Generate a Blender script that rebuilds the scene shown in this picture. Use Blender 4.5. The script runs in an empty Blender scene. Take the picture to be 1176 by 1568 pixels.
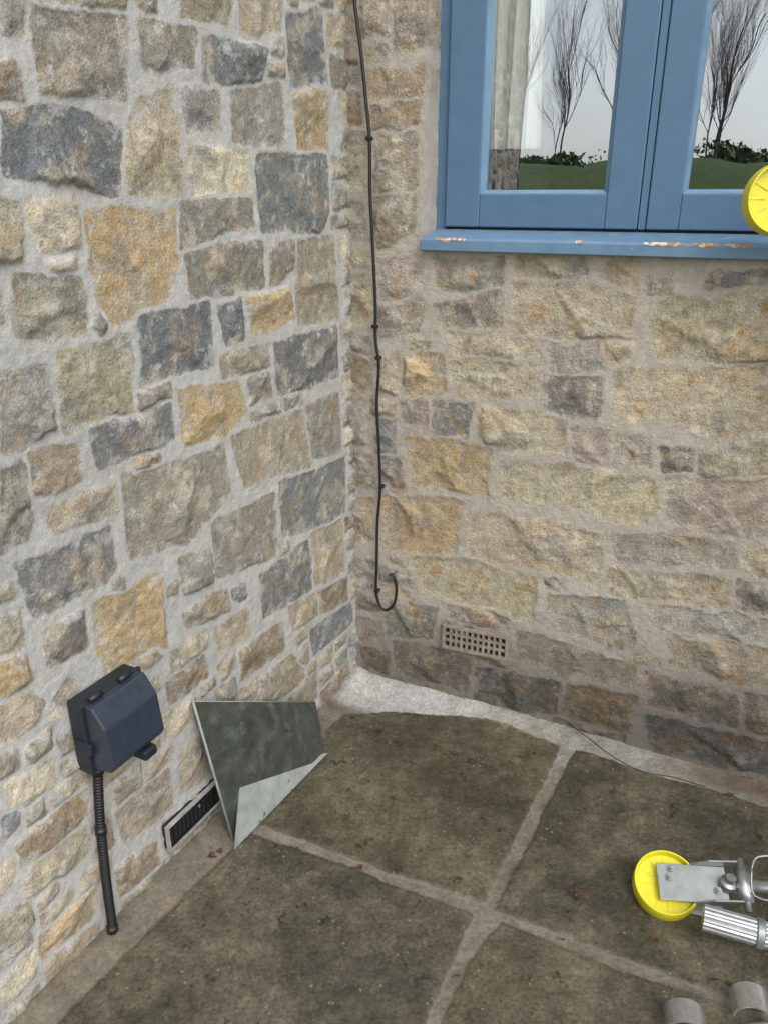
import bpy, bmesh, math, random
import numpy as np
from mathutils import Vector, Matrix
rng=np.random.default_rng(7); random.seed(7)
# ---------------------------------------------------------------- site survey (metres)
H=1.4; F=1200.; CX,CY=588.,784.
TH=math.atan(484/F); ct,st=math.cos(TH),math.sin(TH)
EYE=np.array([0,0,H])
def ray(px,py):
    x=(px-CX)/F; y=(CY-py)/F
    return np.array([x,ct+st*y,-st+ct*y])
def G(px,py,z=0.):
    d=ray(px,py); return EYE+d*((H-z)/-d[2])
C=G(545,1035); C[2]=0
aL=math.radians(27.6); aR=math.radians(65.86)
LU=np.array([-math.sin(aL),-math.cos(aL),0]); LN=np.array([math.cos(aL),-math.sin(aL),0])
RU=np.array([math.sin(aR),-math.cos(aR),0]); RN=np.array([-math.cos(aR),-math.sin(aR),0])
def onw(px,py,U,N,off=0.):
    d=ray(px,py); t=((C+N*off-EYE)@N)/(d@N); P=EYE+d*t
    return (P-C)@U, P[2]
def L(px,py,off=0.): return onw(px,py,LU,LN,off)
def R(px,py,off=0.): return onw(px,py,RU,RN,off)
def frame(X,Y,Z,o): 
    return Matrix(((X[0],Y[0],Z[0],o[0]),(X[1],Y[1],Z[1],o[1]),(X[2],Y[2],Z[2],o[2]),(0,0,0,1)))
ZZ=np.array([0,0,1.])
ML=frame(-LU,ZZ,LN,C)   # local x=-u , y=height, z=out of wall
MR=frame(RU,ZZ,RN,C)
# ---------------------------------------------------------------- noise
def vnoise(x,y,seed):
    r=np.random.default_rng(seed).random((256,256))
    xi=np.floor(x).astype(int); yi=np.floor(y).astype(int)
    fx=x-xi; fy=y-yi; fx=fx*fx*(3-2*fx); fy=fy*fy*(3-2*fy)
    a=r[yi%256,xi%256]; b=r[yi%256,(xi+1)%256]; c=r[(yi+1)%256,xi%256]; d=r[(yi+1)%256,(xi+1)%256]
    return (a*(1-fx)+b*fx)*(1-fy)+(c*(1-fx)+d*fx)*fy
def fbm(x,y,s,seed,o=4,g=.5):
    t=0;a=1;n=0
    for i in range(o):
        t=t+a*(vnoise(x*s+17*i,y*s+31*i,seed+i)-.5)*2; n+=a; a*=g; s*=2.03
    return t/n
def sst(a,b,x):
    t=np.clip((x-a)/(b-a),0,1); return t*t*(3-2*t)
def lin(c): 
    return np.array([(v/255/12.92 if v/255<.04045 else ((v/255+.055)/1.055)**2.4) for v in c])
# ---------------------------------------------------------------- mesh helpers
def link(o,parent=None):
    bpy.context.scene.collection.objects.link(o)
    if parent is not None:
        o.parent=parent; o.matrix_parent_inverse=Matrix.Translation(-Vector(parent.location))
    return o
def empty(name,loc=(0,0,0)):
    e=bpy.data.objects.new(name,None); e.location=loc; e.empty_display_size=.1
    return link(e)
def mk(name,vs,fs,mat,parent=None,M=None,smooth=False,bevel=0,seg=2,solid=0):
    me=bpy.data.meshes.new(name); me.from_pydata([tuple(map(float,v)) for v in vs],[],[tuple(f) for f in fs])
    if M is not None: me.transform(M)
    bm=bmesh.new(); bm.from_mesh(me)
    bmesh.ops.recalc_face_normals(bm,faces=bm.faces)
    if bevel: bmesh.ops.bevel(bm,geom=list(bm.edges),offset=bevel,segments=seg,affect='EDGES',profile=.5,clamp_overlap=True)
    bm.to_mesh(me); bm.free()
    if smooth: me.polygons.foreach_set('use_smooth',[True]*len(me.polygons))
    me.materials.append(mat); o=bpy.data.objects.new(name,me); link(o,parent)
    if solid:
        m=o.modifiers.new('s','SOLIDIFY'); m.thickness=solid; m.offset=0
    return o
def boxv(lo,hi):
    x0,y0,z0=lo;x1,y1,z1=hi
    return [(x0,y0,z0),(x1,y0,z0),(x1,y1,z0),(x0,y1,z0),(x0,y0,z1),(x1,y0,z1),(x1,y1,z1),(x0,y1,z1)],[(0,3,2,1),(4,5,6,7),(0,1,5,4),(1,2,6,5),(2,3,7,6),(3,0,4,7)]
def box(name,lo,hi,mat,parent=None,M=None,bevel=.002,seg=2):
    v,f=boxv(lo,hi); return mk(name,v,f,mat,parent,M,bevel=bevel,seg=seg)
def tubev(pts,rad,n=10,caps=True):
    P=[Vector(p) for p in pts]; vs=[];fs=[]
    if not hasattr(rad,'__len__'): rad=[rad]*len(P)
    T=[(P[min(i+1,len(P)-1)]-P[max(i-1,0)]).normalized() for i in range(len(P))]
    a=T[0].orthogonal().normalized()
    for i,p in enumerate(P):
        a=(a-T[i]*a.dot(T[i])).normalized(); b=T[i].cross(a)
        for k in range(n):
            t=2*math.pi*k/n; vs.append(p+(a*math.cos(t)+b*math.sin(t))*rad[i])
    for i in range(len(P)-1):
        for k in range(n):
            fs.append((i*n+k,i*n+(k+1)%n,(i+1)*n+(k+1)%n,(i+1)*n+k))
    if caps: fs.append(tuple(range(n))[::-1]); fs.append(tuple((len(P)-1)*n+k for k in range(n)))
    return vs,fs
def tube(name,pts,rad,mat,parent=None,n=10,M=None):
    v,f=tubev(pts,rad,n); return mk(name,v,f,mat,parent,M,smooth=True)
def lathe(name,prof,mat,parent,M,n=48,smooth=True):
    vs=[];fs=[]
    for r,z in prof:
        for k in range(n):
            t=2*math.pi*k/n; vs.append((r*math.cos(t),r*math.sin(t),z))
    for i in range(len(prof)-1):
        for k in range(n): fs.append((i*n+k,i*n+(k+1)%n,(i+1)*n+(k+1)%n,(i+1)*n+k))
    fs.append(tuple(range(n))); fs.append(tuple((len(prof)-1)*n+k for k in range(n)))
    o=mk(name,vs,fs,mat,parent,M,smooth=smooth)
    if smooth: 
        m=o.modifiers.new('e','EDGE_SPLIT'); m.split_angle=.7
    return o
def smoothpath(pts,k=6):
    P=[Vector(p) for p in pts]; out=[]
    for i in range(len(P)-1):
        p0=P[max(i-1,0)];p1=P[i];p2=P[i+1];p3=P[min(i+2,len(P)-1)]
        for j in range(k):
            t=j/k; out.append(.5*((2*p1)+(p2-p0)*t+(2*p0-5*p1+4*p2-p3)*t*t+(3*p1-p0-3*p2+p3)*t**3))
    out.append(P[-1]); return out
# ---------------------------------------------------------------- materials
def newmat(name):
    m=bpy.data.materials.new(name); m.use_nodes=True; nt=m.node_tree; nt.nodes.clear(); return m,nt
def N_(nt,t,ins=None,**pr):
    n=nt.nodes.new(t)
    for k,v in pr.items(): setattr(n,k,v)
    for k,v in (ins or {}).items():
        if isinstance(v,bpy.types.NodeSocket): nt.links.new(v,n.inputs[k])
        else: n.inputs[k].default_value=v
    return n
def noise(nt,vec,sc,det=4,ro=.55): return N_(nt,'ShaderNodeTexNoise',{'Vector':vec,'Scale':sc,'Detail':det,'Roughness':ro}).outputs['Fac']
def noise3(nt,vec,sc,det=4,ro=.55):
    c=N_(nt,'ShaderNodeTexNoise',{'Vector':vec,'Scale':sc,'Detail':det,'Roughness':ro}).outputs['Color']
    s=N_(nt,'ShaderNodeSeparateColor',{0:c}); return s.outputs[0],s.outputs[1],s.outputs[2]
def mr(nt,v,a,b,c,d,it='LINEAR'): return N_(nt,'ShaderNodeMapRange',{0:v,1:a,2:b,3:c,4:d},interpolation_type=it,clamp=True).outputs[0]
def mth(nt,op,a,b=0.): return N_(nt,'ShaderNodeMath',{0:a,1:b},operation=op).outputs[0]
def mix(nt,f,a,b,bt='MIX'):
    n=N_(nt,'ShaderNodeMix',data_type='RGBA',blend_type=bt)
    for k,v in ((0,f),(6,a),(7,b)):
        if isinstance(v,bpy.types.NodeSocket): nt.links.new(v,n.inputs[k])
        else: n.inputs[k].default_value=v if k==0 else tuple(v)[:3]+(1,)
    return n.outputs[2]
def gray(nt,v): return N_(nt,'ShaderNodeCombineColor',{0:v,1:v,2:v}).outputs[0]
def finish(nt,col,rough,h=None,dist=.003,strength=1.,metal=0.,spec=.5):
    b=N_(nt,'ShaderNodeBsdfPrincipled',{'Base Color':col if isinstance(col,bpy.types.NodeSocket) else tuple(col)[:3]+(1,),'Roughness':rough,'Metallic':metal,'Specular IOR Level':spec})
    if h is not None:
        bp=N_(nt,'ShaderNodeBump',{'Height':h,'Distance':dist,'Strength':strength}); nt.links.new(bp.outputs[0],b.inputs['Normal'])
    o=N_(nt,'ShaderNodeOutputMaterial'); nt.links.new(b.outputs[0],o.inputs[0]); return b
def simple(name,c,rough=.5,metal=0.,var=.25,sc=40,bump=.0005,c2=None,thr=(.6,.68)):
    m,nt=newmat(name); tc=N_(nt,'ShaderNodeTexCoord').outputs['Object']
    n=noise(nt,tc,sc,4,.62); col=mix(nt,1.,tuple(c),gray(nt,mr(nt,n,.25,.75,1-var,1+var)),'MULTIPLY')
    if c2 is not None: col=mix(nt,mr(nt,noise(nt,tc,sc*.83,4,.62),thr[0],thr[1],0,1),col,tuple(c2))
    finish(nt,col,mr(nt,n,.3,.7,max(rough-.1,.02),rough+.12),n,bump,.6,metal); return m
def attr(nt,n): return N_(nt,'ShaderNodeAttribute',attribute_name=n)
def stone_mat(name,mort,bump,edge,oc,vary,smear,rust):
    m,nt=newmat(name); tc=N_(nt,'ShaderNodeTexCoord').outputs['Object']
    rn=attr(nt,'rnd').outputs['Fac']; off=mth(nt,'MULTIPLY',rn,43.)
    cv=N_(nt,'ShaderNodeCombineXYZ',{0:off,1:off,2:off}).outputs[0]
    v=N_(nt,'ShaderNodeVectorMath',{0:tc,1:cv},operation='ADD').outputs[0]
    big,big2,big3=noise3(nt,v,14,3,.68)
    mp=N_(nt,'ShaderNodeMapping',{'Vector':v,'Scale':(20,20,60),'Rotation':(.25,.2,0)}).outputs[0]; lay=noise(nt,mp,1.,2,.6)
    mid=noise(nt,tc,42,5,.72); fine=noise(nt,tc,230,3,.7)
    wide,wide2,spk=noise3(nt,tc,30,3,.7)
    sd=attr(nt,'sd').outputs['Fac']
    col=attr(nt,'col').outputs['Color']
    col=mix(nt,mr(nt,big,.5,.64,0,oc),col,lin((178,150,112)))
    col=mix(nt,mr(nt,big2,.52,.64,0,.6),col,lin((132,133,129)))
    col=mix(nt,mr(nt,big3,.52,.62,0,.55),col,lin((190,181,162)))
    col=mix(nt,mth(nt,'MULTIPLY',mr(nt,spk,.55,.66,0,rust),mr(nt,big,.48,.56,0,1)),col,lin((176,128,72)))
    col=mix(nt,mr(nt,wide,.58,.70,0,.5),col,lin((206,201,190)))
    col=mix(nt,1.,col,gray(nt,mr(nt,mid,.28,.7,1-vary,1+vary*.7)),'MULTIPLY')
    col=mix(nt,1.,col,gray(nt,mr(nt,lay,.3,.7,.87,1.10)),'MULTIPLY')
    col=mix(nt,1.,col,gray(nt,mr(nt,fine,.3,.7,.72,1.24)),'MULTIPLY')
    mo=mix(nt,1.,tuple(mort),gray(nt,mr(nt,fine,.3,.7,.82,1.13)),'MULTIPLY')
    mo=mix(nt,1.,mo,gray(nt,mr(nt,wide,.3,.7,.88,1.10)),'MULTIPLY')
    s2=mth(nt,'ADD',sd,mth(nt,'MULTIPLY',mth(nt,'SUBTRACT',mid,.5),edge*2.2))
    s2=mth(nt,'ADD',s2,mth(nt,'MULTIPLY',mth(nt,'SUBTRACT',fine,.5),edge))
    fac=mr(nt,s2,-.001,.0030,0,1)
    sm=mth(nt,'SUBTRACT',wide2,mth(nt,'MULTIPLY',sd,4.))
    fac2=mth(nt,'MULTIPLY',fac,mr(nt,sm,.48,.57,1,1-smear))
    c=mix(nt,fac2,mo,col)
    c=mix(nt,1.,c,gray(nt,attr(nt,'wall_tone').outputs['Fac']),'MULTIPLY')
    h=mth(nt,'ADD',mth(nt,'SUBTRACT',mid,.5),mth(nt,'MULTIPLY',mth(nt,'SUBTRACT',fine,.5),.5))
    h=mth(nt,'MULTIPLY',h,mr(nt,sd,-.004,.008,.4,1))
    finish(nt,c,.86,h,bump,.9,spec=.25); return m
# ---------------------------------------------------------------- heightfield sheets
def psdf(U,V,p):
    n=len(p); d=np.full(U.shape,9.); ins=np.zeros(U.shape,bool)
    for i in range(n):
        x1,y1=p[i]; x2,y2=p[(i+1)%n]; ex,ey=x2-x1,y2-y1
        t=np.clip(((U-x1)*ex+(V-y1)*ey)/(ex*ex+ey*ey+1e-12),0,1)
        d=np.minimum(d,(U-x1-t*ex)**2+(V-y1-t*ey)**2)
        if abs(ey)>1e-9:
            c=((y1>V)!=(y2>V))&(U<(V-y1)*ex/ey+x1); ins^=c
    d=np.sqrt(d); return np.where(ins,d,-d)
def shrink(p,r):
    p=np.array(p,float); c=p.mean(0); q=p-c; l=np.linalg.norm(q,axis=1,keepdims=True)
    return c+q*np.maximum(1-1.35*r/l,.3)
def evalf(us,vs,U,V,polys,r,best,idx,mg=.05,grow=0.):
    for i,p in enumerate(polys):
        q=shrink(p,r); lo=q.min(0)-mg; hi=q.max(0)+mg
        a,b=np.searchsorted(us,[lo[0],hi[0]]); c,e=np.searchsorted(vs,[lo[1],hi[1]])
        if b<=a or e<=c: continue
        sl=(slice(c,e),slice(a,b)); d=psdf(U[sl],V[sl],q)+r+grow
        o=best[sl]; m=d>o; new=np.where(m,d,o); oth=np.where(m,o,d)
        new=np.where((oth>-.010)&(new-oth<.012)&(idx[sl]!=i),np.minimum(new,(new-oth)-.0065),new)
        best[sl]=new; idx[sl]=np.where(m,i,idx[sl])
def fill(polys,ext,gap,wr,hr,seed,minw,minh,extra=None,step=.005):
    rg=random.Random(seed); u0,u1,v0,v1=ext
    us=np.arange(u0,u1,step); vs=np.arange(v0,v1,step); U,V=np.meshgrid(us,vs)
    best=np.full(U.shape,-1.); idx=np.zeros(U.shape,int); evalf(us,vs,U,V,polys,.001,best,idx)
    occ=best>-gap
    if extra is not None: occ|=extra(U,V)
    nv,nu=occ.shape; out=[]; g=max(1,int(round(gap/step)))
    mw,mh=int(minw/step),int(minh/step)
    for j in range(nv):
        i=0
        while i<nu:
            if occ[j,i]: i+=1; continue
            W=int(rg.uniform(*wr)/step); Hh=int(rg.uniform(*hr)/step)
            e=i+1
            while e<nu and e-i<W and not occ[j:min(j+mh,nv),e].any(): e+=1
            if e-i<mw: i=e+1; continue
            t=j+1
            while t<nv and t-j<Hh and not occ[t,i:e].any(): t+=1
            if t-j<mh: i+=2; continue
            a=i
            while a>0 and e-a<W and not occ[j:t,a-1].any(): a-=1
            x0,x1,y0,y1=us[a],us[e-1],vs[j],vs[t-1]
            k=min(x1-x0,y1-y0)*.13
            jj=lambda: rg.uniform(-.3,1)*k
            out.append([(x0+jj(),y0+jj()),((x0+x1)/2,y0+jj()*.4),(x1-jj(),y0+jj()),(x1-jj()*.3,(y0+y1)/2),(x1-jj(),y1-jj()),((x0+x1)/2,y1-jj()*.4),(x0+jj(),y1-jj()),(x0+jj()*.3,(y0+y1)/2)])
            occ[max(0,j-g):t+g,max(0,a-g):e+g]=True; i=e+g
    return out
def grid_obj(name,us,vs,P3,attrs,mat,parent,keep=None,strips=()):
    nv,nu=P3.shape[:2]; verts=[P3.reshape(-1,3)]
    I=np.arange(nv*nu).reshape(nv,nu)
    q=np.stack([I[:-1,:-1],I[:-1,1:],I[1:,1:],I[1:,:-1]],-1)
    if keep is not None: q=q[keep]
    quads=[q.reshape(-1,4)]
    A={k:[a.reshape(-1,a.shape[-1]) if a.ndim==3 else a.reshape(-1)] for k,a in attrs.items()}
    base=nv*nu
    for line,S in strips:
        k,n=S.shape[:2]; verts.append(S.reshape(-1,3)); J=base+np.arange(k*n).reshape(k,n)
        quads.append(np.stack([J[:-1,:-1],J[:-1,1:],J[1:,1:],J[1:,:-1]],-1).reshape(-1,4))
        for kk in A: 
            a=A[kk][0][line]; A[kk].append(np.concatenate([a]*k))
        base+=k*n
    v=np.concatenate(verts).astype(np.float32); q=np.concatenate(quads).astype(np.int32)
    me=bpy.data.meshes.new(name); me.vertices.add(len(v)); me.vertices.foreach_set('co',v.ravel())
    me.loops.add(q.size); me.loops.foreach_set('vertex_index',q.ravel())
    me.polygons.add(len(q)); me.polygons.foreach_set('loop_start',np.arange(0,q.size,4,dtype=np.int32))
    me.polygons.foreach_set('use_smooth',np.ones(len(q),bool))
    for k,a in A.items():
        a=np.concatenate(a)
        if a.ndim==2:
            at=me.attributes.new(k,'FLOAT_COLOR','POINT'); at.data.foreach_set('color',np.concatenate([a,np.ones((len(a),1))],1).astype(np.float32).ravel())
        else:
            at=me.attributes.new(k,'FLOAT','POINT'); at.data.foreach_set('value',a.astype(np.float32))
    me.update(); me.validate(); me.materials.append(mat)
    return link(bpy.data.objects.new(name,me),parent)
PALL={k:lin(v) for k,v in dict(g=(142,138,127),s=(119,122,122),t=(172,160,139),c=(200,189,168),o=(182,160,125),y=(158,150,131),p=(152,142,131),d=(118,114,109),b=(152,136,116),n=(140,131,120),w=(152,149,143)).items()}
PALR={k:lin(v) for k,v in dict(g=(154,149,138),s=(136,135,132),t=(184,172,149),c=(205,193,169),o=(184,163,130),y=(182,171,146),p=(170,158,145),d=(128,122,116),b=(162,144,121),n=(152,142,129),w=(168,161,150)).items()}
def parse(txt,fn):
    P=[];K=[]
    for ln in txt.replace('\n',' ').split(';'):
        w=ln.split()
        if not w: continue
        c=[float(x) for x in w[1:]]; P.append([fn(c[i],c[i+1]) for i in range(0,len(c),2)]); K.append(w[0])
    return P,K
LEFT='''g 45 15 190 25 192 150 60 142; w 0 0 35 5 33 60 0 55; y 55 -12 192 -10 188 12 52 4; g 210 35 300 44 296 98 216 102;
s 308 58 402 74 397 124 312 130; s 436 25 490 18 498 126 442 130; t 362 -8 430 -6 430 44 366 52; y 272 -10 352 -10 348 34 276 24; w 276 136 334 133 336 200 286 206;
w 350 142 430 130 432 218 356 222; o 447 140 498 142 501 230 452 231; t 212 148 262 130 280 298 192 298 188 215; s 0 176 110 165 186 200 178 300 100 284 0 268;
c 284 228 380 235 385 290 290 298; s 391 238 498 236 502 325 490 356 396 350; c 36 306 114 300 122 376 62 386; y -20 305 30 310 28 402 -20 405; o 130 325 265 319 270 395 256 452 172 505 146 462;
g 270 310 385 304 386 345 272 377; g 20 427 122 418 132 508 62 520 20 512; g 280 388 400 372 405 442 292 455; n 410 372 450 370 448 408 414 440; y 456 368 509 362 516 488 456 498 452 432;
o 372 456 442 440 452 488 386 512; s 210 482 322 465 326 555 216 590; s 333 470 366 460 372 518 347 532; y 84 541 197 516 203 628 96 660; w 0 572 70 560 80 658 32 690 0 690;
s 416 528 515 500 517 574 426 606; y 336 548 408 527 411 556 340 578; n 376 580 412 568 415 604 380 618; o 272 602 362 580 376 628 345 668 282 676; s 134 660 262 620 266 668 150 716;
t 38 702 116 676 126 736 46 760; y 352 668 462 630 472 712 372 746; g 466 622 516 602 521 690 476 702; g 184 728 342 684 352 756 290 830 198 852; g 0 716 30 705 46 798 36 830 0 850;
t 60 784 172 742 182 782 78 812; s 426 742 525 702 527 786 432 822; g 322 802 420 756 421 850 331 884; s 26 868 166 806 182 880 50 944; g 272 856 318 842 325 892 282 908;
t 476 812 522 796 527 880 481 896; s 396 882 470 826 476 900 402 948; s 352 902 372 890 376 914 356 922; o 138 930 240 876 256 992 156 1036; c -30 950 28 935 36 992 -30 1015;
d 62 968 122 936 131 990 72 1022; b 280 936 344 900 350 930 286 960; t 326 962 376 932 381 972 337 1002; b 362 1000 430 955 435 992 368 1040; t 440 930 480 908 485 940 446 964; b 484 908 530 882 532 916 488 940;
s 472 968 536 922 538 950 478 1002; y 396 1040 460 990 465 1038 402 1080; b 252 1048 312 1004 318 1036 258 1080; o -10 1010 34 1000 44 1044 -10 1080; t -40 1105 112 1038 118 1072 -40 1160; c 246 1096 300 1064 306 1100 254 1132;
b 490 1060 532 1010 535 1046 494 1080; y 440 1070 484 1030 486 1066 444 1096; g 330 1058 356 1040 360 1080 334 1096; c 10 1200 84 1160 88 1196 14 1240; b 22 1296 128 1208 134 1240 34 1328; t 34 1338 132 1262 138 1306 40 1374;
o 56 1436 144 1362 148 1396 62 1468; p 174 1246 258 1176 264 1236 190 1292; b 176 1326 238 1290 244 1326 184 1368; t 270 1150 318 1115 326 1180 276 1215; c -20 1345 18 1310 22 1350 -20 1390; y -20 1420 46 1372 50 1410 -20 1476;
c 0 1500 50 1455 54 1490 6 1545; t 66 1478 148 1412 150 1440 74 1506; y 184 1385 250 1322 252 1345 190 1402; s 0 1255 22 1236 26 1262 0 1290; p 448 1000 468 985 470 1012 450 1026; c 52 1062 90 1048 88 1100 56 1112;
t 205 1000 245 975 248 1005 215 1030; w 170 880 182 872 185 900 172 905; c 70 400 118 392 120 412 72 414; g 140 470 160 500 150 512 138 500; b 200 700 240 690 245 705 205 722'''
RIGHT='''p 602 -8 662 -8 657 72 606 80; b 565 112 652 106 648 150 568 152; b 568 158 648 154 645 195 572 197; p 575 206 640 200 640 285 582 292; y 514 232 558 236 560 288 520 294; n 512 140 556 142 558 190 514 190; n 510 62 548 62 552 96 512 94; p 555 -8 598 -8 598 60 556 64;
p 518 308 562 312 566 372 522 372; n 578 300 640 296 640 352 580 380; p 576 398 652 388 648 445 578 462; n 578 470 646 455 646 505 580 520; y 525 420 566 420 570 500 528 505; g 670 396 775 396 770 440 671 441; n 664 468 768 446 768 500 680 503;
y 782 432 900 436 972 452 974 520 782 516; y 1000 462 1190 448 1190 560 1100 556 1000 546; s 1085 420 1190 415 1190 436 1086 436; y 684 514 832 521 832 548 690 542; w 836 522 924 526 924 566 842 570; y 930 528 972 528 968 552 932 556;
o 618 542 682 542 684 600 620 606; y 690 552 826 560 824 610 696 602; d 834 574 922 578 914 642 840 636; y 940 568 1190 558 1190 668 1100 668 1010 640 940 640; b 528 545 574 548 574 598 530 604; s 660 614 726 618 720 668 662 662; p 612 612 654 614 654 656 614 650;
y 736 622 866 642 864 692 742 680; p 872 652 936 656 930 710 876 706; p 942 666 1000 668 998 712 942 710; d 1012 682 1062 682 1060 722 1016 720; y 1068 682 1190 680 1190 728 1072 724; o 620 668 756 682 750 756 636 746; y 766 706 860 708 1004 732 1010 772 984 802 860 776 770 756;
p 1014 732 1190 734 1190 826 1022 800; o 586 758 710 768 704 846 590 842; y 716 782 820 790 926 822 914 890 812 870 722 852; g 936 816 1126 832 1128 866 940 856; y 1134 838 1190 842 1190 882 1136 878; y 636 852 730 856 826 884 820 952 740 935 650 906;
y 926 868 1120 888 1118 938 1000 918 926 906; d 1128 888 1190 892 1190 938 1130 932; g 840 912 960 918 976 986 930 990 850 962; w 984 922 1190 944 1190 984 1000 960; y 1022 966 1190 992 1190 1050 1120 1044 1024 1012; g 600 916 672 932 664 978 592 972; n 686 928 782 942 782 962 686 946;
n 604 984 674 990 720 1012 718 1056 610 1030; d 726 1022 856 1044 858 1092 730 1072; n 792 965 975 1020 975 1050 860 1036 792 1002; b 866 1046 976 1066 970 1118 866 1096; n 986 1026 1130 1066 1128 1110 990 1076; d 990 1094 1190 1136 1190 1186 1000 1146; n 1140 1058 1190 1068 1190 1120 1140 1112;
w 532 610 560 612 562 680 534 684; s 580 640 606 642 606 695 582 696; p 536 690 574 700 574 748 538 744; n 586 700 614 704 626 750 588 750; p 538 760 572 764 572 830 540 826; g 542 850 574 856 576 900 544 898; n 546 905 576 915 586 935 548 930; g 550 944 590 950 588 980 552 978; n 552 990 596 996 600 1030 556 1024'''
def wall(name,poly,keys,ext,dense,seed,mat,wts,par,sg,pal,hole=None,relief=1.,ew=.009,mlvl=0.,warp=.006,fr=None,wall_tone=None,r=.012,step=.003,grow=0.):
    u0,u1,v0,v1=ext; du,dv=dense
    us=np.unique(np.concatenate([np.arange(u0,du,step),np.arange(du,u1+.001,.02)])); vs=np.unique(np.concatenate([np.arange(v0,dv,step),np.arange(dv,v1+.001,.02)]))
    U,V=np.meshgrid(us,vs)
    ex=None
    if hole: ex=lambda a,b:(a>hole[0]-.01)&(a<hole[1]+.01)&(b>hole[2]-.01)&(b<hole[3]+.01)
    more=fill(poly,(u0,u1,v0,v1),fr[0],fr[1],fr[2],seed,fr[3],fr[4],ex)
    rg=random.Random(seed+1); ks=list(keys)+[rg.choice(wts) for _ in more]; polys=list(poly)+more
    wU=U+warp*fbm(U,V,14,seed,4); wV=V+warp*fbm(U,V,14,seed+50,4)
    wU+= .0035*fbm(U,V,90,seed+70,2); wV+=.0035*fbm(U,V,90,seed+80,2)
    best=np.full(U.shape,-.06); idx=np.full(U.shape,-1)
    evalf(us,vs,wU,wV,polys,r,best,idx,grow=grow); idx=np.maximum(idx,0)
    n=len(polys); cen=np.array([np.mean(p,0) for p in polys]); 
    cols=np.array([pal[k]*rg.uniform(.9,1.12)*np.array([1+rg.uniform(-.03,.03),1,1+rg.uniform(-.04,.04)]) for k in ks])
    rnd=np.array([rg.random() for _ in ks])
    K=6; g2=np.random.default_rng(seed)
    A=g2.uniform(.008,.026,(n,K)); GX=g2.uniform(-.38,.38,(n,K)); GY=g2.uniform(-.38,.38,(n,K)); A[:,0]=g2.uniform(.006,.018,n); GX[:,0]*=.2; GY[:,0]*=.2
    cu=U-cen[idx,0]+.006*fbm(U,V,40,seed+33,3); cv=V-cen[idx,1]+.006*fbm(U,V,40,seed+44,3); f=np.full(U.shape,9.)
    for k in range(K): f=np.minimum(f,A[idx,k]+GX[idx,k]*cu+GY[idx,k]*cv)
    f=np.clip(f,.001,.03)*relief
    f=f+.0040*relief*fbm(U,V,38,seed+3,5,.7)+.003*np.abs(fbm(U+rnd[idx]*9,V,22,seed+9,4))*relief
    edge=sst(-.002,ew,best)
    h=mlvl+.002*fbm(U,V,12,seed+5,3)+.0014*fbm(U,V,80,seed+6,3)
    h=h*(1-edge)+np.maximum(f,mlvl*.7)*edge
    dm=wall_tone(U,V) if wall_tone else np.ones(U.shape)
    keep=None; strips=[]
    def W(u,v,hh): return C+np.multiply.outer(u,sg[0])+np.multiply.outer(hh,sg[1])+np.multiply.outer(v,ZZ)
    if hole:
        i0,i1=[int(np.argmin(abs(us-x))) for x in hole[:2]]; j0,j1=[int(np.argmin(abs(vs-x))) for x in hole[2:]]
        cu_=(us[:-1]+us[1:])/2; cv_=(vs[:-1]+vs[1:])/2
        keep=~(((cu_>us[i0])&(cu_<us[i1]))[None,:]&((cv_>vs[j0])&(cv_<vs[j1]))[:,None])
        nu=len(us); I=np.arange(len(vs)*nu).reshape(len(vs),nu); ks_=np.linspace(0,1,12)
        for sel in ((slice(j0,j1+1),i0),(slice(j0,j1+1),i1),(j0,slice(i0,i1+1)),(j1,slice(i0,i1+1))):
            l=I[sel].ravel(); uu=U.ravel()[l]; vv=V.ravel()[l]; hh=h.ravel()[l]
            S=[]
            for k in ks_:
                hk=hh*(1-k)+(-.12)*k; w=.004*fbm(hk,uu+vv,18,seed,3)*min(1,k*6)
                S.append(W(uu+(w if isinstance(sel[1],int) else 0),vv+(w if isinstance(sel[0],int) else 0),hk))
            strips.append((l,np.array(S)))
    return grid_obj(name,us,vs,W(U,V,h),dict(col=cols[idx],sd=best,rnd=rnd[idx],wall_tone=dm),mat,par,keep,strips)
# ---------------------------------------------------------------- house
house=empty('stone_house',C)
mL=stone_mat('rubble_stone_light_mortar',lin((180,178,174)),.007,.005,.3,.28,.65,.25)
mR=stone_mat('weathered_sandstone',lin((176,167,155)),.010,.010,.4,.34,.85,.7)
uo,_=R(650,300); vo=R(700,384,.03)[1]
GF=-.075
gl0,gb=R(734,297,GF); gl1,_=R(929,297,GF); g20,_=R(1044,297,GF); sl0,sb=R(681,347,GF); sl1=R(975,340,GF)[0]; sr0=R(989,340,GF)[0]; fo=R(668,300,GF)[0]
gw=gl1-gl0; sr1=g20+gw+(sl1-gl1); WR=sr1+(sl0-fo); WT=vo+1.15
pl,kl=parse(LEFT,L); pr,kr=parse(RIGHT,R)
vent=[L(245,1266),L(318,1192),L(328,1218),L(252,1302)]
ab=[R(683,950),R(781,967),R(779,1006),R(680,986)]
a0,a1=min(p[0] for p in ab),max(p[0] for p in ab)
HOLE=(uo,WR,vo,WT)
dL=lambda U,V: (.88+.12*sst(.0,.12,V+.05*fbm(U,V,8,3,3)))*(.97+.08*fbm(U,V,3,5,2))*(1+.12*sst(.7,1.1,U)*sst(.8,.3,V))  # colour factor: slightly darker foot, brightening painted over the lower near end
dR=lambda U,V: (.40+.60*sst(.02,.40,V+.13*fbm(U,V,5,13,4)-.12*sst(.5,1.1,U)))*(.97+.1*fbm(U,V,3,15,3))*(.8+.2*sst(0,.10,U+.04*fbm(U,V,6,19,3)+.08*sst(.9,.3,V)))  # colour factor: weathered dark base, also darker towards the inside corner
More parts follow.
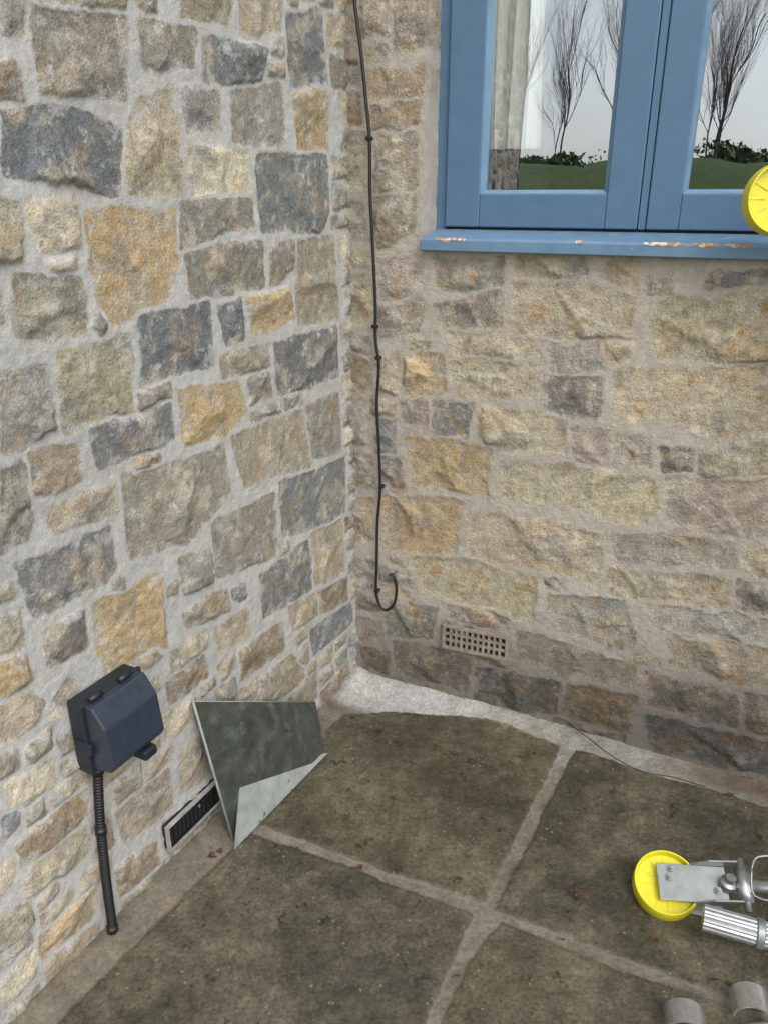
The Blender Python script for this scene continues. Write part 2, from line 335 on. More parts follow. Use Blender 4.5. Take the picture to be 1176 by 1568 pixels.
wall('left_wall',pl,kl,(-.03,1.75,-.06,3.2),(1.42,1.9),21,mL,'ggnytwtcygnygt',house,(LU,LN),PALL,fr=(.012,(.06,.16),(.035,.085),.046,.03),wall_tone=dL,relief=.95,ew=.012,mlvl=.004,r=.004,grow=.005,warp=.009)
wall('right_wall',pr,kr,(-.03,3.2,-.06,3.2),(1.3,1.9),61,mR,'yypgnyywpy',house,(RU,RN),PALR,hole=HOLE,fr=(.012,(.09,.22),(.04,.07),.06,.03),wall_tone=dR,relief=1.1,ew=.018,mlvl=.008,warp=.014,r=.006,grow=.005)
e=C+LU*1.74
mk('gable_return',[tuple(e+LN*.01+ZZ*-.06),tuple(e-LN*2.5+ZZ*-.06),tuple(e-LN*2.5+ZZ*3.2),tuple(e+LN*.01+ZZ*3.2)],[(0,1,2,3)],simple('end_stone',(.27,.25,.2),.9,var=.5,sc=8,bump=.02),house)
mT=simple('weathered_clay',lin((140,128,116)),.9,var=.4,sc=60,bump=.002); mD=simple('dark_void',(.012,.011,.01),.9)
def grille(name,u0,u1,v0,v1,nx,ny,bar,mat,M,sgn,h0,h1,rim,par,slope=0.):
    vs=[];fs=[]
    def ab_(x0,x1,y0,y1,z0,z1):
        v,f=boxv((min(sgn*x0,sgn*x1),y0,z0),(max(sgn*x0,sgn*x1),y1,z1)); b=len(vs)
        vs.extend([(x,y+slope*(abs(x)-u0),z) for x,y,z in v]); fs.extend([[q+b for q in g] for g in f])
    ab_(u0,u1,v0,v0+rim,h0,h1); ab_(u0,u1,v1-rim,v1,h0,h1); ab_(u0,u0+rim,v0+rim,v1-rim,h0,h1); ab_(u1-rim,u1,v0+rim,v1-rim,h0,h1)
    cx=(u1-u0-2*rim)/nx; cy=(v1-v0-2*rim)/ny
    for i in range(1,nx): x=u0+rim+i*cx; ab_(x-bar/2,x+bar/2,v0+rim,v1-rim,h0,h1-.002)
    for j in range(1,ny): y=v0+rim+j*cy; ab_(u0+rim,u1-rim,y-bar/2,y+bar/2,h0,h1-.0035)
    mk(name,vs,fs,mat,par,M)
    v,f=boxv((min(sgn*u0,sgn*u1)+.003,v0+.003,h0-.01),(max(sgn*u0,sgn*u1)-.003,v1-.003,h0)); mk(name+'_void',[(x,y+slope*(abs(x)-u0),z) for x,y,z in v],f,mD,par,M)
sl=((ab[1][1]-ab[0][1])/(ab[1][0]-ab[0][0]))
grille('air_brick',a0,a1,ab[3][1]-.002,ab[0][1]-.004,11,3,.007,mT,MR,1,.011,.020,.008,house,sl*.5)
mV=simple('vent_frame_grey',lin((150,150,148)),.6,var=.3); mK=simple('black_grille',lin((24,24,25)),.5)
vu0=min(p[0] for p in vent); vu1=max(p[0] for p in vent); vv0=(vent[3][1]+vent[2][1])/2; vv1=(vent[0][1]+vent[1][1])/2
grille('wall_vent',vu0,vu1,vv0,vv1,1,1,.004,mV,ML,-1,.014,.024,.004,house)
grille('wall_vent_louvres',vu0+.005,vu1-.005,vv0+.005,vv1-.005,12,2,.003,mK,ML,-1,.016,.021,.004,house)
# window
mB=simple('blue_paint',lin((82,111,138)),.42,var=.07,sc=25,bump=.0003)
mB2=simple('blue_paint_worn',lin((102,131,156)),.4,var=.12,sc=22,bump=.0006,c2=lin((160,156,148)),thr=(.66,.70))
win=house
def frm(nm,x0,x1,y0,y1,l,r_,b,t,z0,z1,mat,bev=.002):
    box(nm+'_bottom',(x0+l,y0,z0),(x1-r_,y0+b,z1-.0008),mat,win,MR,bev); box(nm+'_top',(x0+l,y1-t,z0),(x1-r_,y1,z1),mat,win,MR,bev)
    box(nm+'_left',(x0,y0,z0),(x0+l,y1,z1),mat,win,MR,bev); box(nm+'_right',(x1-r_,y0,z0),(x1,y1,z1),mat,win,MR,bev)
frm('window_frame',uo-.02,WR+.02,sb-.06,WT+.01,sl0-uo+.02-.003,.04,.055,.05,-.15,GF-.012,mB)
frm('casement_left',sl0,sl1,sb,WT-.045,gl0-sl0,sl1-gl1,gb-sb,.05,-.13,GF,mB,.003)
frm('casement_right',sr0,sr1,sb,WT-.045,g20-sr0,sl1-gl1,gb-sb,.05,-.13,GF,mB,.003)
box('window_mullion',(sl1+.002,sb,-.13),(sr0-.002,WT-.045,GF-.004),mB,win,MR,.001)
def bead(nm,x0,x1,y0,y1):
    w=.009; vs=[(x0,y0,GF-.002),(x1,y0,GF-.002),(x1,y1,GF-.002),(x0,y1,GF-.002),(x0+w,y0+w,GF-.014),(x1-w,y0+w,GF-.014),(x1-w,y1-w,GF-.014),(x0+w,y1-w,GF-.014),
       (x0+w,y0+w,GF-.03),(x1-w,y0+w,GF-.03),(x1-w,y1-w,GF-.03),(x0+w,y1-w,GF-.03)]
    mk(nm,vs,[(i,(i+1)%4,4+(i+1)%4,4+i) for i in range(4)]+[(4+i,4+(i+1)%4,8+(i+1)%4,8+i) for i in range(4)],mB2,win,MR)
gt=WT-.095
bead('bead_left',gl0,gl1,gb,gt); bead('bead_right',g20,g20+gw,gb,gt)
m,nt=newmat('window_glass'); g1=N_(nt,'ShaderNodeBsdfGlossy',{'Color':(.93,.97,1,1),'Roughness':.0}); g2=N_(nt,'ShaderNodeBsdfTransparent',{'Color':(.9,.93,.92,1)})
tc=N_(nt,'ShaderNodeTexCoord').outputs['Object']; bp=N_(nt,'ShaderNodeBump',{'Height':noise(nt,tc,3,2),'Distance':.004,'Strength':.4}); nt.links.new(bp.outputs[0],g1.inputs['Normal'])
fr_=N_(nt,'ShaderNodeFresnel',{'IOR':1.5}); ms=N_(nt,'ShaderNodeMixShader',{0:mth(nt,'ADD',fr_.outputs[0],.30),1:g2.outputs[0],2:g1.outputs[0]}); o=N_(nt,'ShaderNodeOutputMaterial'); nt.links.new(ms.outputs[0],o.inputs[0]); mG=m
for nm,x in (('pane_left',gl0),('pane_right',g20)):
    mk(nm,[(x+.003,gb+.003,GF-.028),(x+gw-.003,gb+.003,GF-.028),(x+gw-.003,gt-.003,GF-.028),(x+.003,gt-.003,GF-.028)],[(0,1,2,3)],mG,win,MR)
s0=R(643,370,.035)[0]; sv0=R(643,383,.035)[1]; sv1=R(643,364,.035)[1]
prof=[(-.14,sv0+.004),(.036,sv0),(.036,sv1-.004),(.030,sv1),(GF-.006,sb-.006),(-.14,sb-.006)]
x0,x1=s0,WR+.015; vs=[(x0,y,z) for z,y in prof]+[(x1,y,z) for z,y in prof]; n=len(prof)
mk('window_sill',vs,[(i,(i+1)%n,n+(i+1)%n,n+i) for i in range(n)]+[tuple(range(n)),tuple(range(n,2*n))],mB2,win,MR,bevel=.0015)
mWd=simple('bare_timber_chip',lin((165,122,86)),.8,var=.4,sc=90,c2=lin((205,198,186)),thr=(.5,.55)); rg=random.Random(5); vs=[];fs=[]
for px_,ln_ in ((668,.05),(700,.02),(985,.08),(1060,.05),(1110,.05),(880,.015)):
    u=R(px_,372,.035)[0]; k=9; b=len(vs)
    for i in range(k+1):
        t=i/k; w=.004*math.sin(math.pi*t)*rg.uniform(.5,1.2)+.0006
        vs+= [(u+ln_*t,sv1-.003-w,.0366),(u+ln_*t,sv1-.0038,.0368),(u+ln_*t,sv1+.0006,.0300),(u+ln_*t,sv1+.0006+w*.15,.0300-w*.8)]
    for i in range(k): fs+=[(b+4*i+j,b+4*i+4+j,b+4*i+5+j,b+4*i+1+j) for j in range(3)]
mk('sill_paint_chips',vs,fs,mWd,win,MR)
box('sash_gap_shade',(sl0,sb-.0055,-.128),(sr1,sb-.0005,GF-.008),mD,win,MR,0)  # dark strip standing in for the shaded gap between sash and sill
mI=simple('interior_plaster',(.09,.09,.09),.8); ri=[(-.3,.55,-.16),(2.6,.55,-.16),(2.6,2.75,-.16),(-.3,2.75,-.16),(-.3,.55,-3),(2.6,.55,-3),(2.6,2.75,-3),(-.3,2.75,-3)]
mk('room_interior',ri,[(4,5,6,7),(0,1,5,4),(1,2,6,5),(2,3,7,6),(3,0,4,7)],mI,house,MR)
mC=simple('curtain_cloth',(.84,.82,.76),.8,var=.04)
c0=R(730,120,-.21)[0]; c1=R(836,120,-.21)[0]; cb=R(790,228,-.21)[1]; nn=90; vs=[];fs=[]
for j in range(14):
    v=cb+(WT+.1-cb)*j/13
    for i in range(nn):
        t=i/(nn-1); sp=1-.10*(j/13); vs.append((c0+(c1-c0)*t*sp+.004*math.sin(j*.6+t*9),v,-.21+.014*math.sin(t*26+.3*math.sin(j*.5))+.005*math.sin(t*57+1)))
for j in range(13):
    for i in range(nn-1): fs.append((j*nn+i,j*nn+i+1,(j+1)*nn+i+1,(j+1)*nn+i))
mk('curtain',vs,fs,mC,house,MR,smooth=True)
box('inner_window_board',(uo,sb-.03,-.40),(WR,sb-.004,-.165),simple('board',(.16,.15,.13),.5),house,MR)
q=R(752,293,-.3)[0]; box('indoor_chair_back',(q,sb,-.36),(q+.14,cb+.01,-.32),simple('charcoal_fabric',(.03,.032,.036),.9),house,MR,.012)
# ---------------------------------------------------------------- patio
FLAGS='''a 500 1120 530 1094 600 1090 680 1096 750 1107 860 1144 800 1262 737 1384 560 1322 396 1262; b 880 1150 1000 1186 1130 1222 1420 1320 1270 1590 1000 1483 758 1392 820 1270; c 384 1277 560 1338 722 1402 690 1475 640 1590 560 1780 -150 1830 90 1570 232 1422;
d 766 1412 930 1478 1100 1536 1260 1606 1120 1900 575 1850 640 1650 678 1565 720 1470'''
def GG(px,py): p=G(px,py)-C; return (p@RU,p@RN)
pf,kf=parse(FLAGS,GG)
us=np.unique(np.concatenate([np.arange(-1.0,1.5,.0045),np.arange(1.5,4.0,.03)])); ws=np.unique(np.concatenate([np.arange(-.02,1.55,.0045),np.arange(1.55,4,.03)]))
U,V=np.meshgrid(us,ws)
PXf=lambda a,b: (np.multiply.outer(a,RU)+np.multiply.outer(b,RN))@LN
mf=fill(pf,(-1.9,4,.10,4),.018,(.45,.75),(.4,.6),5,.25,.25,lambda a,b:PXf(a,b)<.12,.01)
allf=pf+mf; wU=U+.006*fbm(U,V,12,91,4); wV=V+.006*fbm(U,V,12,95,4); wU+=.004*fbm(U,V,70,96,2); wV+=.004*fbm(U,V,70,97,2)
best=np.full(U.shape,-.06); idx=np.full(U.shape,-1); evalf(us,ws,wU,wV,allf,.004,best,idx,grow=.002); idx=np.maximum(idx,0)
rg=random.Random(3); FC=dict(a=lin((88,82,66)),b=lin((72,68,57)),c=lin((85,80,68)),d=lin((86,81,65)))
fc=np.array([FC[k] for k in kf]+[lin((84,79,66))*rg.uniform(.85,1.1) for _ in mf])
gx=np.array([rg.uniform(-.004,.004) for _ in allf])
PX=C+np.multiply.outer(U,RU)+np.multiply.outer(V,RN); dLw=(PX-C)@LN
h=-.002+.0022*fbm(U,V,25,101,4)+.0015*fbm(U,V,5,102,3)+sst(-.001,.004,best)*(.0035+gx[idx]*0.3+.0010*fbm(U,V,9,103,5))
fil=sst(.11,0,V+.02*fbm(U,V,9,107,3))*.03*sst(1.3,.3,U)+sst(.10,0,dLw+.02*fbm(U,V,9,108,3))*.022
h=h+fil*(1-.7*sst(-.002,.006,best))
PX[...,2]=h
edge_=sst(.19,.12,V)*sst(-.02,.03,dLw)*sst(1.3,.9,U)
pale=sst(.60,.30,U)*edge_*sst(-.35,-.05,U); mc=lin((116,109,96))[None,None]*np.ones(U.shape+(1,))
mc=mc*(1-edge_[...,None])+lin((134,130,120))*edge_[...,None]
mc=mc*(1-pale[...,None])+lin((166,165,160))*pale[...,None]
br=sst(.16,.08,dLw)*(1-pale); mc=mc*(1-br[...,None]*.6)+lin((110,100,86))*br[...,None]*.6
rb=sst(.85,1.1,U)*sst(.10,.05,V); mc=mc*(1-rb[...,None]*.8)+lin((86,72,56))*rb[...,None]*.8
mc=mc*(1+.25*fbm(U,V,7,111,4))[...,None]
m,nt=newmat('wet_flagstone'); tc=N_(nt,'ShaderNodeTexCoord').outputs['Object']
A_=attr(nt,'col').outputs['Color']; B_=attr(nt,'mcol').outputs['Color']; sd=attr(nt,'sd').outputs['Fac']
n1,n1b,n1c=noise3(nt,tc,3.6,4,.66); n2=noise(nt,tc,20,5,.7); n3=noise(nt,tc,125,3,.7); _a,n2b,n2c=noise3(nt,tc,24,3,.7)
col=mix(nt,mr(nt,n1,.42,.60,0,.75),A_,lin((60,57,48))); col=mix(nt,mr(nt,n1b,.46,.64,0,.6),col,lin((106,101,83)))
col=mix(nt,1.,col,gray(nt,mr(nt,n2,.3,.7,.6,1.38)),'MULTIPLY'); col=mix(nt,1.,col,gray(nt,mr(nt,n3,.3,.7,.58,1.42)),'MULTIPLY')
vo1=N_(nt,'ShaderNodeTexVoronoi',{'Vector':tc,'Scale':62.}); 
lic=mth(nt,'MULTIPLY',mr(nt,mth(nt,'ADD',vo1.outputs['Distance'],mth(nt,'MULTIPLY',n3,.4)),.34,.42,1,0),mr(nt,n2b,.53,.62,0,1)); col=mix(nt,mth(nt,'MULTIPLY',lic,.5),col,lin((154,150,132)))
col=mix(nt,mr(nt,n2c,.62,.70,0,.75),col,lin((34,31,27)))
mo=mix(nt,1.,B_,gray(nt,mr(nt,n3,.3,.7,.68,1.28)),'MULTIPLY'); mo=mix(nt,1.,mo,gray(nt,mr(nt,n2,.3,.7,.65,1.25)),'MULTIPLY')
s2=mth(nt,'ADD',sd,mth(nt,'MULTIPLY',mth(nt,'SUBTRACT',n2,.5),.018)); s2=mth(nt,'ADD',s2,mth(nt,'MULTIPLY',mth(nt,'SUBTRACT',n3,.5),.012)); fac=mr(nt,s2,-.001,.002,0,1)
c=mix(nt,fac,mo,col); hh_=mth(nt,'ADD',mth(nt,'MULTIPLY',n3,.8),n2)
rough=mth(nt,'ADD',mr(nt,n1c,.35,.65,.26,.48),mr(nt,fac,0,1,.35,0))
finish(nt,c,rough,hh_,.0024,.8,spec=.45)
keepc=(dLw>-.06); keep=keepc[:-1,:-1]&keepc[1:,1:]
grid_obj('patio',us,ws,PX,dict(col=fc[idx],mcol=mc,sd=best),m,None,keep)
# ---------------------------------------------------------------- ground beyond, bank
m,nt=newmat('grass'); tc=N_(nt,'ShaderNodeTexCoord').outputs['Object']; n1=noise(nt,tc,.6,4,.65); n2=noise(nt,tc,9,3,.7)
c=mix(nt,mr(nt,n1,.35,.65,0,1),(.055,.11,.022),(.09,.13,.035)); c=mix(nt,1.,c,gray(nt,mr(nt,n2,.3,.7,.6,1.4)),'MULTIPLY'); finish(nt,c,.9)
gxs=np.unique(np.concatenate([np.linspace(-300,-20,30),np.linspace(-20,20,81),np.linspace(20,300,30)])); X,Y=np.meshgrid(gxs,gxs)
dist=np.sqrt(X**2+(Y-1)**2); Zg=-.04+sst(6,16,dist)*sst(2,-6,Y)*2.1+fbm(X,Y,.15,7,3)*.5*sst(6,20,dist)
grid_obj('ground',gxs,gxs,np.stack([X,Y,Zg],-1),{},m,None)
mBk=simple('bark',(.10,.09,.075),.9,var=.3,sc=10,bump=0.0)
def tree(seed,hgt):
    rg=random.Random(seed); V_=[];F_=[]
    def seg(p,q,r0,r1,n):
        v,f=tubev([p,q],[r0,r1],n,False); b=len(V_); V_.extend(v); F_.extend([[i+b for i in g] for g in f])
    def grow(p,d,ln,r,lv):
        k=4 if lv==0 else (3 if lv<3 else 2); n=6 if lv<2 else 3
        for i in range(k):
            d2=(d+Vector((rg.gauss(0,.09),rg.gauss(0,.09),rg.gauss(.05,.06)))).normalized(); q=p+d2*ln/k; r2=r*.82
            seg(p,q,r,r2,n); p,d,r=q,d2,r2
            if (lv>0 or i>=1) and lv<5:
                    for _ in range((3 if lv==0 else 2) if lv<4 else 1):
                        a=rg.uniform(0,6.28); sd_=Vector((math.cos(a),math.sin(a),rg.uniform(.3,.9))).normalized()
                        grow(p,(d*.9+sd_*.65).normalized(),ln*rg.uniform(.45,.65),r*.52,lv+1)
    grow(Vector((0,0,-.3)),Vector((0,0,1)),hgt*.62,hgt*.012,0)
    me=bpy.data.meshes.new('bare_tree'); me.from_pydata(V_,[],F_); me.materials.append(mBk); return me
tm=[tree(s,5.5) for s in (1,2,3)]
rg=random.Random(12)
for i in range(40):
    a=math.radians(180+6+i*1.6+rg.uniform(-2,2)); D_=rg.uniform(16,36); x,y=D_*math.sin(a),D_*math.cos(a)
    o=bpy.data.objects.new('bare_tree',tm[i%3]); o.location=(x,y,float(sst(6,16,math.hypot(x,y-1))*2.1-.3)); o.rotation_euler=(0,0,rg.uniform(0,6)); s=rg.uniform(.9,1.5); o.scale=(s*.8,s*.8,s); link(o)
m,nt=newmat('leaf'); oi=N_(nt,'ShaderNodeTexCoord').outputs['Object']; finish(nt,mix(nt,mr(nt,noise(nt,oi,2.5,3,.6),.35,.65,0,1),(.03,.07,.02),(.10,.13,.045)),.6)
g3=np.random.default_rng(5); vs=[];fs=[]
for i in range(40):
    a=math.radians(184+g3.uniform(0,72)); D_=g3.uniform(16,30); cx_,cy_=D_*math.sin(a),D_*math.cos(a); cz=float(sst(6,16,math.hypot(cx_,cy_-1))*2.1); s=g3.uniform(.3,.9)
    P_=g3.normal(0,1,(170,3)); P_/=np.linalg.norm(P_,axis=1,keepdims=True); P_*=g3.uniform(.35,1,(170,1))*s*np.array([1.8,1.8,.7]); 
    for p in P_:
        q=np.array([cx_,cy_,cz+.1])+p; a1_=g3.normal(0,1,3)*.045; a2_=g3.normal(0,1,3)*.045; b=len(vs); vs+=[q-a1_,q-a2_,q+a1_,q+a2_]; fs.append((b,b+1,b+2,b+3))
mk('undergrowth',vs,fs,m)
# ---------------------------------------------------------------- cable
mCb=simple('black_cable',lin((26,26,28)),.45)
cab=empty('black_cable',tuple(C+ZZ*1.2))
cp=[(541,-60),(543,0),(553,80),(560,150),(566,215),(567,300),(572,400),(575,470),(575,520),(580,560),(577,620),(580,680),(582,750),(578,800),(577,860),(576,905),(582,928),(592,934),(603,925),(607,905),(604,885),(598,878)]
pts=[]
for x,y in cp:
    u,v=R(x,y,.03); pts.append((u,v,.03))
tube('cable_run',[MR@p for p in smoothpath(pts)],.0042,mCb,cab)
for x,y in ((562,212),(576,548),(581,745),(574,905),(571,500)):
    u,v=R(x+3,y,.03); box('cable_clip',(u-.008,v-.005,.018),(u+.007,v+.005,.036),mCb,cab,MR,.003)
u,v=R(600,876,.02); tube('cable_anchor',[MR@Vector((u-.006,v-.01,.03)),MR@Vector((u+.004,v+.004,.026)),MR@Vector((u+.012,v,.01))],.003,simple('galvanised_hook',lin((150,150,150)),.4,.8),cab)
# ---------------------------------------------------------------- outdoor socket
mN=simple('slate_plastic',lin((45,53,66)),.38,var=.1,sc=60,bump=.0003); mN2=simple('dark_slate_plastic',lin((31,35,43)),.45,var=.1)
u1_,vt=L(97,1080); u0_,vt2=L(186,1020)
Wb=u1_-u0_; Hb=.152; vb=vt-Hb+.012
sock=empty('outdoor_socket_box',tuple(C+LU*u1_+ZZ*vb))
def ext(name,prof,xa,xb,mat,par,M,bevel):
    n=len(prof); vs=[(xa,y,z) for z,y in prof]+[(xb,y,z) for z,y in prof]
    return mk(name,vs,[(i,(i+1)%n,n+(i+1)%n,n+i) for i in range(n)]+[tuple(range(n)),tuple(range(n,2*n))],mat,par,M,bevel=bevel,seg=3)
xa,xb=-u1_,-u0_
ext('back_box',[(.008,vb),(.04,vb-.002),(.042,vb+Hb),(.008,vb+Hb)],xa,xb,mN2,sock,ML,.005)
ext('lid',[(.044,vb+.012),(.092,vb+.020),(.100,vb+.034),(.092,vb+Hb*.74),(.066,vb+Hb*.99),(.044,vb+Hb*.99)],xa+.004,xb-.004,mN,sock,ML,.004)
ext('lid_lip',[(.041,vb+.006),(.050,vb+.006),(.050,vb+Hb+.002),(.041,vb+Hb+.002)],xa-.003,xb+.003,mN2,sock,ML,.003)
box('latch',(xa+Wb*.55,vb-.004,.052),(xa+Wb*.78,vb+.016,.102),mN2,sock,ML,.004)
for t in (.22,.72): tube('hinge',[ML@Vector((xa+Wb*t-.014,vb+Hb+.004,.05)),ML@Vector((xa+Wb*t+.014,vb+Hb+.004,.05))],.006,mN2,sock)
box('cable_entry_left',(xa-.006,vb+.05,.018),(xa+.004,vb+.075,.06),mN2,sock,ML,.003)
cd=[(150,1175),(152,1225),(154,1262),(160,1320),(166,1370),(171,1405),(173,1426)]
P=smoothpath([ML@Vector((-L(x,y,.025)[0],L(x,y,.025)[1],.025)) for x,y in cd],1)
dense=[];
for i in range(len(P)-1):
    k=max(2,int((P[i+1]-P[i]).length/.0016))
    for j in range(k): dense.append(P[i].lerp(P[i+1],j/k))
tube('flexible_conduit',dense,[.0085+.0012*math.sin(i*1.57) for i in range(len(dense))],mCb,sock,14)
for i in (0,int(len(dense)*.34),len(dense)-9): tube('conduit_gland',[dense[i],dense[min(i+8,len(dense)-1)]],.0118,mCb,sock,8)
# ---------------------------------------------------------------- folded metal hood
mA=simple('dark_zinc',lin((66,71,65)),.5,.1,var=.4,sc=30,bump=.001,c2=lin((96,103,93)),thr=(.55,.75)); mA2=simple('pale_zinc',lin((146,151,145)),.6,.1,var=.25,sc=34,bump=.001,c2=lin((92,94,88)),thr=(.64,.69))
def LW(px,py,off): u,v=L(px,py,off); return C+LU*u+LN*off+ZZ*v
P1=LW(296,1074,.02); P2=LW(483,1075,.05); P5=G(357,1286,.004)
nA=np.cross(P2-P1,P5-P1)
def onA(px,py,k=0.): d=ray(px,py); t=((P1-EYE)@nA)/(d@nA); return EYE+d*(t-k)
P3=G(497,1150,.035); P4=onA(371,1164,.008)
B3=G(502,1153,.02); B5=G(359,1301,.004)
hood=empty('folded_metal_hood',tuple(P5))
mk('back_panel',[P1,P2,P3,P5],[(0,1,2),(0,2,3)],mA,hood,solid=.002)
mk('front_flap',[P4,B3,B5],[(0,1,2)],mA2,hood,solid=.002)
tube('folded_edge',[P1,P5],.0032,mA2,hood,6)
tube('worn_top_edge',[P1,P2],.0014,mA2,hood,6)
for t in (.5,.62): 
    p=P1+(P2-P1)*t+(P5-P1)*.12; tube('rivet',[p,p+LN*.005],.003,mA,hood,8)
# ---------------------------------------------------------------- support stand with yellow cups
mY=simple('yellow_plastic',lin((216,203,34)),.38,var=.06,sc=50,bump=.0003,c2=lin((170,160,50)),thr=(.66,.70)); mS=simple('galvanised_steel',lin((145,150,148)),.42,.7,var=.2,sc=35); mAl=simple('aluminium',lin((190,191,193)),.3,.85,var=.1)
def axisM(o,nrm,xh=(1,0,0)):
    z=Vector(nrm).normalized(); x=Vector(xh); x=(x-z*x.dot(z)).normalized(); y=z.cross(x); return frame(x,y,z,o)
std=empty('support_stand',tuple(G(1090,1430)))
def cup(M,R_=.067):
    lathe('yellow_cup',[(R_*.90,-.04),(R_*.96,-.038),(R_,-.028),(R_*.99,.002),(R_*.97,.006),(R_*.93,.006),(R_*.91,.002),(R_*.89,-.010),(R_*.5,-.011),(R_*.3,-.011)],mY,std,M)
    for k in range(12):
        a=k*math.pi/6; box('rib',(R_*.45,-.001,-.012),(R_*.9,.001,-.009),mY,std,M@Matrix.Rotation(a,4,'Z'),0)
o=G(1020,1352,.055); M1=axisM(o,(-.12,-.42,.9),(1,-.12,0)); cup(M1)
box('bracket_plate',(-.018,-.036,.004),(.120,.038,.0075),mS,std,M1,.001)
for y0 in (-.040,.038): 
    v=[(.050,y0,.006),(.135,y0,.006),(.140,y0,.040),(.085,y0,.032),(.050,y0+.004,.006),(.135,y0+.004,.006),(.140,y0+.004,.040),(.085,y0+.004,.032)]
    mk('bracket_cheek',v,[(0,1,2,3),(4,5,6,7),(0,1,5,4),(1,2,6,5),(2,3,7,6),(3,0,4,7)],mS,std,M1,bevel=.0008)
box('lower_plate',(.000,-.085,-.046),(.115,-.010,-.042),mS,std,M1,.001)
box('spacer_block',(.02,-.03,-.042),(.10,.03,.004),mS,std,M1,.002)
for bx,by in ((.006,.008),(.012,.026),(.10,-.012)):
    lathe('bolt',[(.010,.0075),(.010,.009),(.007,.009),(.007,.015),(.004,.015),(.004,.021)],mS,std,M1@Matrix.Translation((bx,by,0)),6,False)
t0=Vector(G(1076,1404,.075)); t1=Vector(G(1290,1466,.075)); ax=(t1-t0).normalized()
vs=[];fs=[];n=48
for s in range(2):
    p=[t0,t1][s]; M=axisM(p,ax,(0,0,1))
    for k in range(n):
        a=2*math.pi*k/n; r_=.024+(.0010 if k%3 else -.0008); vs.append(M@Vector((r_*math.cos(a),r_*math.sin(a),0)))
for k in range(n): fs.append((k,(k+1)%n,n+(k+1)%n,n+k))
fs.append(tuple(range(n)));fs.append(tuple(range(n,2*n))); mk('ribbed_tube',vs,fs,mAl,std)
for s,r_ in ((.095,.0285),(.15,.03)): 
    M=axisM(t0+ax*s,ax,(0,0,1)); lathe('tube_collar',[(r_-.002,0),(r_,.002),(r_,.013),(r_-.002,.015)],mS,std,M)
j0=M1@Vector((.150,-.052,.02)); j1=M1@Vector((.150,.052,.02)); tube('pivot_pin',[j0,j1],.0075,mS,std,12)
tube('pivot_sleeve',[M1@Vector((.150,-.034,.02)),M1@Vector((.150,.034,.02))],.015,mAl,std,20)
tube('second_arm',[M1@Vector((.150,0,.02)),M1@Vector((.30,-.01,.03))],.013,mAl,std,20)
lathe('clamp_knob',[(.016,0),(.017,.014),(.010,.018),(.010,.03),(.005,.03)],mS,std,axisM(M1@Vector((.118,.0,.008)),(.1,-.2,1)),20)
w=[G(1150,1330,.12),G(1160,1312,.13),G(1200,1318,.13),G(1205,1375,.10),G(1155,1372,.09),G(1150,1330,.12)]
tube('wire_clip',smoothpath(w,4),.0022,mS,std)
d=ray(1199,303); o2=EYE+d/ (d@np.array([0,ct,-st]))*1.47; M2=axisM(o2,(-.1,-.95,.12),(1,0,0)); cup(M2)
tube('upright_pole',[o2+np.array([.03,.035,0]),Vector(o2)+Vector((.10,.03,-.25)),Vector(G(1330,1420,.07))],.014,mAl,std,16)
tube('pole_spigot',[o2+np.array([0,.03,0]),o2+np.array([.04,.035,-.01])],.012,mS,std,12)
def shell(px,py,z,r_,wd,nrm,xh,a0,a1):
    M=axisM(G(px,py,z),nrm,xh); vs=[];fs=[];k=20
    for i in range(k+1):
        a=a0+(a1-a0)*i/k
        for rr,zz in ((r_,0),(r_,wd),(r_-.004,wd),(r_-.004,0)): vs.append((rr*math.cos(a),rr*math.sin(a),zz))
    for i in range(k):
        for j in range(4): fs.append((i*4+j,i*4+(j+1)%4,(i+1)*4+(j+1)%4,(i+1)*4+j))
    fs+= [(0,1,2,3),tuple(k*4+j for j in range(4))]; mk('clamp_shell',vs,fs,mAl,std,M,bevel=0)
shell(1050,1586,.02,.036,.045,(.25,1,.0),(1,0,0),0.0,-3.14); shell(1152,1562,.02,.034,.05,(.25,1,.0),(1,0,0),0.0,-3.14)
tube('clamp_bar',[G(1000,1592,.02),G(1260,1560,.02)],.008,mS,std)
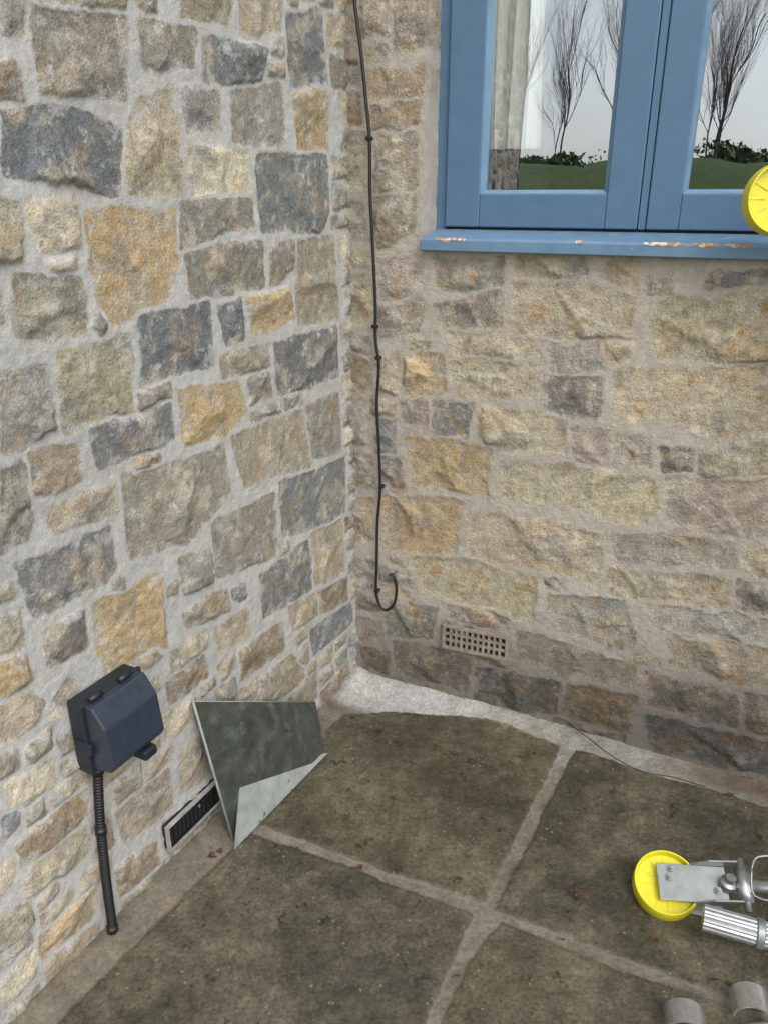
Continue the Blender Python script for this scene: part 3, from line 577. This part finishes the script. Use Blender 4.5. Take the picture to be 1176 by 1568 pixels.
# ---------------------------------------------------------------- leaves, twig
mLf=simple('dead_leaf',lin((78,46,32)),.7,var=.4); vs=[];fs=[]
for x,y,s in ((325,1312,.016),(338,1304,.012),(550,1330,.012),(885,1372,.016),(878,1366,.010),(1000,1440,.014),(800,1160,.014),(700,1495,.008),(1090,1500,.014),(1118,1218,.012),(455,1300,.006),(860,1440,.006),(620,1480,.005)):
    p=G(x,y,.006); a=rg.uniform(0,6); b=len(vs); k=9
    for i in range(k):
        t=2*math.pi*i/k; r_=s*rg.uniform(.35,1.15); vs.append((p[0]+r_*math.cos(t+a),p[1]+r_*.6*math.sin(t+a),p[2]+rg.uniform(.001,.009)))
    vs.append((p[0],p[1],p[2]+.003)); fs+=[(b+i,b+(i+1)%k,b+k) for i in range(k)]
mk('fallen_leaves',vs,fs,mLf)
tw=[(870,1108),(900,1130),(940,1160),(985,1182),(1030,1190),(1080,1205)]
tube('twig',smoothpath([G(x,y,.03) for x,y in tw]),.0012,mCb)
# ---------------------------------------------------------------- light, world, camera
w=bpy.data.worlds.new('World'); bpy.context.scene.world=w; w.use_nodes=True; nt=w.node_tree; nt.nodes.clear()
SE,SA=math.radians(50),math.radians(160)
sk=N_(nt,'ShaderNodeTexSky',sky_type='NISHITA'); sk.sun_disc=False; sk.sun_elevation=SE; sk.sun_rotation=SA; sk.dust_density=1.5
hs=N_(nt,'ShaderNodeHueSaturation',{'Saturation':.2,'Value':2.05,'Color':sk.outputs[0]})
bg=N_(nt,'ShaderNodeBackground',{'Color':hs.outputs[0],'Strength':.15}); o=N_(nt,'ShaderNodeOutputWorld'); nt.links.new(bg.outputs[0],o.inputs[0])
sun=bpy.data.lights.new('sun','SUN'); sun.energy=1.4; sun.angle=math.radians(30); sun.color=(1,.98,.95)
so=bpy.data.objects.new('sun',sun); link(so); dv=Vector((math.sin(SA)*math.cos(SE),math.cos(SA)*math.cos(SE),math.sin(SE))); so.rotation_euler=dv.to_track_quat('Z','Y').to_euler()
cam=bpy.data.cameras.new('camera'); cam.sensor_fit='VERTICAL'; cam.sensor_height=36; cam.sensor_width=27; cam.lens=F/1568*36; cam.clip_start=.02; cam.clip_end=1000
co=bpy.data.objects.new('camera',cam); link(co); co.location=(0,0,H); co.rotation_euler=(math.pi/2-TH,0,0); bpy.context.scene.camera=co
sc=bpy.context.scene; sc.view_settings.view_transform='Standard'; sc.view_settings.look='None'; sc.view_settings.exposure=0
